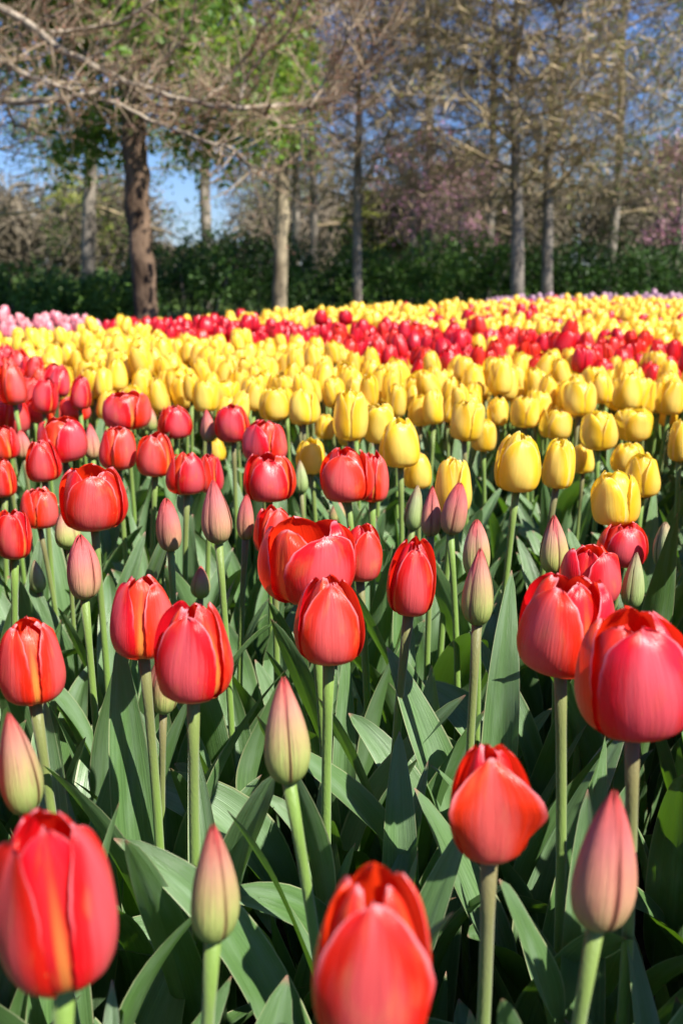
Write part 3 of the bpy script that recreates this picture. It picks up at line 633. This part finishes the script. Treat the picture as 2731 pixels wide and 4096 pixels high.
# ------------------------------------------------------------------ ground
mb = MB(); mb.add([(-400, -60, -.006), (400, -60, -.006), (400, 600, -.006), (-400, 600, -.006)], [(0, 1, 2, 3)])
tag(link('ground', mb.mesh('ground', LAWN, False)), 'green lawn stretching away behind the bushes', None, None, 'structure')
mb = MB(); nx = 40
for j in range(nx + 1):
    for i in range(nx + 1): mb.v.append((-7 + 14 * i / nx, -2 + 13.0 * j / nx, 0.0 + .012 * math.sin(i * 2.1) * math.sin(j * 1.7) * (0 < i < nx and 0 < j < nx) + .004)); mb.uv.append((0, 0)); mb.n += 1
for j in range(nx):
    for i in range(nx): mb.f.append((j * (nx + 1) + i, j * (nx + 1) + i + 1, (j + 1) * (nx + 1) + i + 1, (j + 1) * (nx + 1) + i)); mb.mi.append(0)
tag(link('soil_bed', mb.mesh('soil_bed', SOIL)), 'dark bare soil of the flower bed', None, None, 'structure')

# ------------------------------------------------------------------ leaves cloud helper (numpy)
def cards(mb, P, sizes, mi=0, aspect=.5, rng=None, up_bias=0.0):
    n = len(P); rng = rng or np.random.default_rng(1)
    a = rng.normal(size=(n, 3)); a /= np.linalg.norm(a, axis=1)[:, None]
    b = rng.normal(size=(n, 3)); b[:, 2] += up_bias
    b -= (a * b).sum(1)[:, None] * a; b /= np.linalg.norm(b, axis=1)[:, None]
    c = np.cross(a, b); s = np.asarray(sizes)[:, None]
    a = a * s; b2 = b * s * aspect; c2 = c * s * .16
    # a small folded leaf: four points with a raised middle
    V = np.stack([P - a, P - b2 + c2, P + a, P + b2 + c2], 1).reshape(-1, 3)
    base = mb.n; mb.v.extend(V.tolist()); mb.n += 4 * n; mb.uv.extend([(0, 0)] * (4 * n))
    F = (np.arange(n)[:, None] * 4 + base); f1 = F + np.array([0, 1, 2]); f2 = F + np.array([0, 2, 3])
    mb.f.extend(f1.tolist()); mb.f.extend(f2.tolist()); mb.mi.extend([mi] * (2 * n))

# ------------------------------------------------------------------ rhododendron bushes
def bush(cx, cy, w, h, d, mat, label, seed, n=5200):
    rng = np.random.default_rng(seed); q = random.Random(seed)
    root = thing('evergreen_bush', label, 'bush', (cx, cy, 0), 0, 'evergreen bushes behind the bed')
    lumps = [(q.uniform(-.42, .42) * w, q.uniform(-.3, .3) * d, q.uniform(.25, .74) * h, q.uniform(.24, .36) * h) for _ in range(int(9 * w / h) + 5)]
    per = n // len(lumps); mb = MB(); P = []
    for lx, ly, lz, lr in lumps:
        v = rng.normal(size=(per, 3)); v /= np.linalg.norm(v, axis=1)[:, None]
        rr = lr * (1 - .45 * rng.random(per) ** 1.8) * (1 + .12 * np.sin(v[:, 0] * 7 + lx) * np.sin(v[:, 2] * 6 + ly))
        p = v * rr[:, None] * np.array([1.25, 1.0, .95]) + np.array([lx, ly, lz]); P.append(p)
    P = np.concatenate(P); P = P[(P[:, 2] > .04)]
    cards(mb, P, rng.uniform(.02, .042, len(P)), aspect=.42, rng=rng, up_bias=.3)
    link('foliage', mb.mesh('foliage', mat, False, False), root)
    st = MB()
    for k in range(9):
        a = q.uniform(-.4, .4) * w; b = q.uniform(-.2, .2) * d
        tube(st, [(a * .5, b * .5, 0), (a * .7, b * .7, h * .3), (a, b, h * .7)], [.02, .015, .008], 5)
    link('branches', st.mesh('branches', BARK_GREY, True, False), root)
    return root
def X_at(px, Y): return (px - XC) / FPX * (Y * math.cos(PITCH) + .1)
def hz_at(py, Y): return at_y(XC, py, Y).z
bl = [ # px centre, width px, top py, Y, material, label
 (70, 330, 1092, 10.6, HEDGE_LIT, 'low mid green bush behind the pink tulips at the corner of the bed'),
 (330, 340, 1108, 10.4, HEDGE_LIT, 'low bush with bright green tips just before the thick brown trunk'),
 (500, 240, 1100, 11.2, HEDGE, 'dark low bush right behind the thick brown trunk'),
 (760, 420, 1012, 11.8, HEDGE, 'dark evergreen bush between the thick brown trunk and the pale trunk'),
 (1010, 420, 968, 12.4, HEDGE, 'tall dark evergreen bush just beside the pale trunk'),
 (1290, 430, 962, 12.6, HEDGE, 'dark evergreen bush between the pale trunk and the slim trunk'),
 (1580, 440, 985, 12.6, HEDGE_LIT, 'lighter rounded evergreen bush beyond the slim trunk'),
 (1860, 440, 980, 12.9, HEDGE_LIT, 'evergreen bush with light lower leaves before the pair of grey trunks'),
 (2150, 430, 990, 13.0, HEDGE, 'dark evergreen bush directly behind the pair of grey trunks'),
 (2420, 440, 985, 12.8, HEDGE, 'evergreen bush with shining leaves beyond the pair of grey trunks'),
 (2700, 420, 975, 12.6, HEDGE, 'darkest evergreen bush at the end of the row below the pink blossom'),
]
for i, (px, wpx, py, Y, m, lab) in enumerate(bl):
    h = hz_at(py, Y) * 1.2; bush(X_at(px, Y), Y, wpx / FPX * Y * 1.1, h, 1.3, m, lab, 40 + i)

# ------------------------------------------------------------------ trees
def limb(mb, P0, d, L, r, q, n=6, droop=0.0, wob=.18, mi=0, sides=5, up=0.0):
    pts = [Vector(P0)]; d = d.normalized()
    for i in range(n):
        d = (d + Vector((q.gauss(0, wob), q.gauss(0, wob), q.gauss(0, wob) * .7 + up - droop * i / n)) * .5).normalized()
        pts.append(pts[-1] + d * L / n)
    tube(mb, pts, [r * (1 - .8 * i / n) + .0006 for i in range(n + 1)], sides, mi, False)
    return pts
def grow(mb, leafP, q, start, d, L, r, n2=8, n3=11, up=.12, spread=.9, tw=.30, twr=.0022, twn=3, side3=3, zmax=6.5):
    """one limb with secondary branches and twigs; twig points are collected for leaves or buds"""
    pts = limb(mb, start, d, L, r, q, 8, up=up * .35)
    for k in range(n2):
        t = (k + .8 + q.random() * .5) / (n2 + .6); i = min(int(t * 8), 7); p = pts[i].lerp(pts[i + 1], t * 8 - i if t * 8 - i < 1 else 1)
        dd = (pts[i + 1] - pts[i]).normalized(); rv = Vector((q.gauss(0, 1), q.gauss(0, 1), q.gauss(0, .75))); rv = (rv - dd * rv.dot(dd)).normalized()
        l2 = L * q.uniform(.25, .48) * (1.15 - t * .5)
        sp = limb(mb, p, dd * .8 + rv * spread + Vector((0, 0, up)), l2, r * .42 * (1.2 - t), q, 5, up=up * .3, sides=4)
        for m in range(n3):
            t2 = q.uniform(.1, 1); i2 = min(int(t2 * 5), 4); p2 = sp[i2].lerp(sp[i2 + 1], q.random())
            d2 = (sp[i2 + 1] - sp[i2]).normalized(); r2 = Vector((q.gauss(0, 1), q.gauss(0, 1), q.gauss(0, .7)))
            tp = limb(mb, p2, d2 + r2.normalized() * .8 + Vector((0, 0, up)), tw * q.uniform(.5, 1.3), twr, q, twn, wob=.3, sides=side3)
            for g in tp[1:]: leafP.append(g)
def tree(name, label, base, trunk_pts, rads, bark, twig, leafm, limbs, seed, leaf_n=2, leaf_s=(.008, .018), jit=.04, group='trees behind the bed', aspect=.5, nb=None, twl=1, tws=1.0, **gk):
    q = random.Random(seed); rng = np.random.default_rng(seed)
    root = thing(name, label, 'tree', base, 0, group); B = Vector(base)
    mb = MB(); tp = [Vector(p) for p in trunk_pts]; fine = []; fr = []
    for i in range(len(tp) - 1):
        for s in range(6):
            t = s / 6; fine.append(tp[i].lerp(tp[i + 1], t) + Vector((q.gauss(0, 1), q.gauss(0, 1), 0)) * rads[i] * .05); fr.append((rads[i] * (1 - t) + rads[i + 1] * t) * (1 + q.uniform(-.04, .04)))
    fine.append(tp[-1]); fr.append(rads[-1]); fr[0] *= 1.06; tube(mb, fine, fr, 14)
    link('trunk', mb.mesh('trunk', bark, True, False), root)
    cm = MB(); LP = []
    if isinstance(limbs, int):
        z0, z1 = gk.pop('zr'); Lr = gk.pop('Lr'); el = gk.pop('el', (-.05, .5)); rr = gk.pop('rr', .02)
        for k in range(limbs):
            z = z0 + (z1 - z0) * ((k + q.random()) / limbs); 
            for i in range(len(tp) - 1):
                if tp[i + 1].z >= z: break
            t = (z - tp[i].z) / (tp[i + 1].z - tp[i].z); p = tp[i].lerp(tp[i + 1], min(1, max(0, t)))
            a = k * 2.4 + q.uniform(-.4, .4); e = q.uniform(*el)
            grow(cm, LP, q, p, Vector((math.cos(a) * math.cos(e), math.sin(a) * math.cos(e), math.sin(e))), q.uniform(*Lr) * (1 - .35 * k / limbs), rr * q.uniform(.7, 1.2), **gk)
    else: limbs(cm, LP, q, B)
    if LP and twl:
        P = np.array([tuple(p) for p in LP]); P = np.repeat(P, twl, 0) + rng.normal(size=(len(P) * twl, 3)) * .05
        cards(cm, P, rng.uniform(.03, .10, len(P)) * tws, aspect=.035, rng=rng)
    link('crown', cm.mesh('crown', [twig, BARK_BRANCH], True, False), root)
    if leafm and LP:
        P = np.array([tuple(p) for p in LP]); P = np.repeat(P, leaf_n, 0) + rng.normal(size=(len(P) * leaf_n, 3)) * jit
        lm = MB(); cards(lm, P, rng.uniform(*leaf_s, len(P)), aspect=aspect, rng=rng)
        link('leaves' if nb is None else nb, lm.mesh('foliage', leafm, False, False), root)
    print(name, len(cm.f), len(LP)); return root

def bx(px, Y): return (X_at(px, Y), Y, 0)
def tpt(base, L):   # trunk points from picture positions at the tree's own distance, then upward out of the frame
    return [tuple(at_y(px, py, base[1]) - Vector(base)) if py is not None else px for px, py in L]

# thick brown trunk with fresh green leaves
b = bx(588, 9.6); T = tpt(b, [(563, 1000), (545, 700), (530, 420), (505, 100)])
tree('maple_tree', 'thick brown trunk with flaking bark, carrying fresh green leaves over the bushes', b, [(0, 0, 0), T[0], T[1], T[2], T[3], (-.6, .1, 6.5)], [.118, .115, .12, .115, .09, .04], BARK_RED, TWIG_BROWN, LEAFLET_GREEN,
     40, 11, leaf_n=8, leaf_s=(.022, .05), jit=.13, aspect=.75, zr=(2.05, 5.4), Lr=(1.2, 2.3), el=(-.25, .35), rr=.025, n2=7, n3=6, up=.0, tw=.25)
# pale slim trunk
b = bx(1115, 11.0); T = tpt(b, [(1122, 1000), (1130, 700), (1150, 450), (1175, 150)])
tree('beech_tree', 'pale smooth trunk in the middle with bare brown twigs and copper buds', b, [(0, 0, 0), T[0], T[1], T[2], T[3], (.25, 0, 5.9)], [.088, .08, .07, .055, .04, .015], BARK_PALE, TWIG_BROWN, BUDS_COPPER,
     34, 12, leaf_n=1, leaf_s=(.008, .02), jit=.02, zr=(1.8, 5.2), Lr=(1.3, 2.5), el=(-.05, .45), rr=.016, n2=8, n3=7)
# slim trunk with a wide fork
b = bx(1428, 12.0); T = tpt(b, [(1428, 900), (1432, 620), (1436, 300)])
tree('hornbeam_tree', 'slim straight trunk with forking lower branches and olive twigs', b, [(0, 0, 0), T[0], T[1], T[2], (.1, 0, 5.8)], [.062, .055, .045, .03, .012], BARK_GREY, TWIG_OLIVE, LEAFLET_OLIVE,
     38, 13, leaf_n=1, leaf_s=(.008, .018), jit=.05, zr=(1.3, 5.2), Lr=(1.3, 2.5), el=(.0, .6), rr=.016, n2=9, n3=10)
# two grey trunks on the right
b = bx(2072, 11.4); T = tpt(b, [(2068, 900), (2062, 620), (2050, 300)])
tree('hornbeam_tree', 'first of the two grey trunks standing close together, wide arching olive twigs', b, [(0, 0, 0), T[0], T[1], T[2], (-.1, 0, 6.0)], [.082, .07, .058, .04, .015], BARK_GREY, TWIG_OLIVE, LEAFLET_OLIVE,
     42, 14, leaf_n=1, leaf_s=(.008, .018), jit=.03, zr=(1.3, 5.3), Lr=(1.5, 3.0), el=(-.05, .5), rr=.02, n2=9, n3=11)
b = bx(2186, 11.8); T = tpt(b, [(2190, 900), (2192, 620), (2225, 250), (2245, 60)])
tree('hornbeam_tree', 'second of the two close grey trunks, slimmer and forking high up', b, [(0, 0, 0), T[0], T[1], T[2], T[3], (.4, 0, 6.0)], [.072, .062, .052, .04, .03, .012], BARK_GREY, TWIG_BROWN, LEAFLET_OLIVE,
     40, 15, leaf_n=1, leaf_s=(.008, .018), jit=.03, zr=(1.2, 5.3), Lr=(1.4, 2.8), el=(-.1, .5), rr=.018, n2=9, n3=11)
# lime-hazed tree on the right
b = bx(2960, 12.4)
tree('willow_tree', 'tree in a haze of lime green leaves at the side edge of the garden', b, [(0, 0, 0), (0, 0, 2), (-.1, 0, 4), (-.1, 0, 7)], [.10, .09, .06, .02], BARK_GREY, TWIG_OLIVE, LEAFLET_LIME,
     44, 16, leaf_n=4, leaf_s=(.014, .032), jit=.07, zr=(1.4, 6.8), Lr=(1.6, 3.2), el=(-.1, .6), rr=.02, n2=8, n3=8)
# background trunks
b = bx(352, 14.5); T = tpt(b, [(355, 900), (365, 600), (372, 200)])
tree('ash_tree', 'grey trunk seen beyond the bushes left of the thick brown one', b, [(0, 0, 0), T[0], T[1], T[2], (.2, 0, 7.5)], [.11, .10, .085, .06, .02], BARK_GREY, TWIG_OLIVE, LEAFLET_GREEN,
     30, 17, leaf_n=4, leaf_s=(.018, .036), jit=.09, zr=(1.45, 5.4), Lr=(1.1, 2.3), el=(-.3, .4), rr=.02, n2=7, n3=6)
b = bx(830, 16.0); T = tpt(b, [(825, 900), (818, 760), (830, 500)])
tree('oak_tree', 'gnarled forked trunk against the bright gap of sky', b, [(0, 0, 0), T[0], T[1], T[2], (.2, 0, 6.5)], [.10, .09, .085, .05, .02], BARK_GREY, TWIG_BROWN, LEAFLET_GREEN,
     18, 18, leaf_n=1, leaf_s=(.012, .03), jit=.08, zr=(1.7, 6.2), Lr=(1.3, 2.4), el=(-.1, .5), rr=.024, n2=7, n3=7)
for k, (px, Y, lm, lab) in enumerate([(-60, 15.0, LEAFLET_GREEN, 'leafy tree at the very edge behind the pink tulips'), (1180, 19.0, LEAFLET_OLIVE, 'thin far tree whose stems show just before the pale trunk'),
        (1250, 21.0, LEAFLET_OLIVE, 'far bare tree filling the space between the pale and slim trunks'), (1945, 18.0, LEAFLET_OLIVE, 'thin far trunk just before the pair of grey trunks'),
        (2430, 17.0, LEAFLET_OLIVE, 'brown twiggy tree far beyond the pair of grey trunks'), (1700, 17.0, LEAFLET_OLIVE, 'bare tree far between the slim trunk and the grey pair')]):
    b = bx(px, Y)
    tree('woodland_tree', lab, b, [(0, 0, 0), (.05, 0, 2.2), (-.05, 0, 4.5), (0, 0, 8)], [.085, .075, .05, .02], BARK_GREY, TWIG_BROWN if k % 2 else TWIG_OLIVE, lm,
         24, 60 + k, leaf_n=1, leaf_s=(.012, .028), jit=.06, zr=(1.3, 7.6), Lr=(1.6, 3.0), el=(-.1, .6), rr=.022, n2=8, n3=8, tw=.4, twr=.0032)
for k, (px, Y, h, lab) in enumerate([(1640, 15.5, 2.0, 'pink blossoming tree glimpsed behind the lighter bush'), (1830, 16.5, 1.9, 'faint mauve blossoming tree before the pair of grey trunks'), (2690, 15.0, 1.9, 'pink blossoming tree above the darkest bush')]):
    b = bx(px, Y)
    tree('cherry_tree', lab, b, [(0, 0, 0), (.05, 0, .8), (0, 0, h), (0, 0, h + .6)], [.06, .055, .035, .01], BARK_GREY, TWIG_BROWN, BLOSSOM,
         11, 80 + k, leaf_n=(1, 1, 2)[k], leaf_s=(.016, .032), jit=.08, zr=(.8, h + .5), Lr=(.5, .95), el=(0, .6), rr=.015, n2=6, n3=5, tw=.22, group='blossoming trees behind the bushes', nb='blossom', aspect=.8)

# overhanging branches of a beech outside the frame
BY = 6.2
def overhang(cm, LP, q, B):
    lines = [ # picture polylines (photo pixels) with a radius in pixels
     ([(-350, 330), (-100, 400), (60, 407), (230, 398), (360, 375), (470, 330)], 17, BY),
     ([(-500, -150), (-60, 0), (110, 85), (230, 190), (370, 265), (480, 315), (580, 350), (700, 395), (860, 425), (1000, 428), (1120, 420), (1240, 428), (1340, 395)], 15, BY + .1),
     ([(-300, 180), (30, 255), (110, 305), (200, 335), (285, 360)], 14, BY - .2),
     ([(-200, -60), (60, 60), (160, 150), (280, 235)], 9, BY + .2),
     ([(430, 395), (560, 460), (700, 520), (840, 570), (940, 600), (1010, 680), (1060, 705)], 9, BY),
     ([(500, 335), (560, 370), (640, 430), (705, 463)], 9, BY + .15),
     ([(700, 395), (790, 400), (810, 440)], 8, BY + .1), ([(960, 400), (985, 310), (1060, 210), (1150, 140), (1165, 80)], 8, BY + .1),
     ([(1080, 420), (1060, 460), (1130, 500), (1210, 522)], 7, BY), ([(1240, 428), (1300, 330), (1340, 260), (1400, 120), (1440, -40)], 6, BY + .1),
     ([(200, 130), (300, 120), (430, 105), (520, 70), (620, -10)], 8, BY - .1), ([(820, 400), (900, 330), (1010, 200), (1090, 60), (1120, -60)], 5, BY),
     ([(30, 430), (60, 500), (125, 520)], 6, BY), ([(550, 340), (640, 250), (760, 130), (800, -60)], 5, BY + .2), ([(1180, 425), (1290, 440), (1400, 330), (1500, 180), (1600, 60)], 5, BY + .2),
     ([(330, 250), (450, 180), (600, 60), (640, -60)], 6, BY), ([(-60, 240), (120, 120), (300, 20), (360, -80)], 6, BY + .3)]
    for L, rp, Y in lines:
        pts = []
        for i, (x, y) in enumerate(L): pts.append(at_y(x, y, Y + .12 * math.sin(i * 1.3)) - B)
        fine = []
        for a, b_ in zip(pts, pts[1:]):
            for s in range(4): fine.append(a.lerp(b_, s / 4) + Vector((q.gauss(0, 1), q.gauss(0, 1), q.gauss(0, 1))) * .004)
        fine.append(pts[-1]); n = len(fine); r = rp * Y / FPX
        tube(cm, fine, [r * (1 - .55 * i / n) for i in range(n)], 8, 1)
        for i in range(1, n):
            for m in range(2):
                if q.random() < .8:
                    dd = (fine[i] - fine[i - 1]).normalized(); rv = Vector((q.gauss(0, 1), q.gauss(0, 1), q.gauss(.35, .8)))
                    sp = limb(cm, fine[i], dd * .8 + rv.normalized(), q.uniform(.18, .5), .0045, q, 5, up=.1, sides=4)
                    for g in range(5):
                        i2 = q.randrange(1, 5); tp = limb(cm, sp[i2], (sp[i2 + 1] - sp[i2]).normalized() + Vector((q.gauss(0, .6), q.gauss(0, .6), q.gauss(.1, .5))), q.uniform(.07, .2), .0017, q, 3, wob=.3, sides=3)
                        LP.extend(tp[1:])
b = (-3.6, 6.4, 0)
tree('beech_tree', 'beech reaching in from beside the bed with long bare branches and copper buds overhead', b, [(0, 0, 0), (.05, 0, 1.5), (.2, 0, 2.6), (.1, 0, 5)], [.17, .15, .12, .05], BARK_PALE, TWIG_BROWN, BUDS_COPPER, overhang, 31,
     leaf_n=1, leaf_s=(.006, .013), jit=.008, aspect=.35, group='trees beside the bed', twl=0)
# same beech: limbs that join the branches to its trunk are covered by the first two polylines reaching past the frame

# ------------------------------------------------------------------ far wood
def farwood():
    q = random.Random(5); rng = np.random.default_rng(5); mb = MB()
    for k in range(190):
        Y = q.uniform(19, 55); X = q.uniform(-.5, .5) * Y; px = XC + FPX * X / Y
        gap = 590 < px < 1000
        h = Y * (q.uniform(.015, .03) if gap else q.uniform(.04, .10) if px < 600 else q.uniform(.05, .13)) + (.45 if gap else .7)
        tube(mb, [(X, Y, 0), (X + .1, Y, h * .5), (X, Y, h)], [.02 * h, .015 * h, .004], 4, 0, False)
        n = 420; P = rng.normal(size=(n, 3)); P /= np.linalg.norm(P, axis=1)[:, None]; P *= (rng.random(n) ** .4)[:, None]
        P = P * np.array([h * .38, h * .38, h * .42]) + np.array([X, Y, h * .6]); P = P[P[:, 2] > .2]
        cards(mb, P, rng.uniform(.12, .32, len(P)), mi=0 if q.random() < .93 else 1, aspect=.10, rng=rng, up_bias=0)
    o = link('distant_wood', mb.mesh('distant_wood', [FARWOOD, LEAFLET_OLIVE], False, False))
    tag(o, 'distant brown woodland of bare trees closing the view behind the garden', 'woodland', None, 'stuff')
farwood()
print('objects', len(bpy.data.objects))
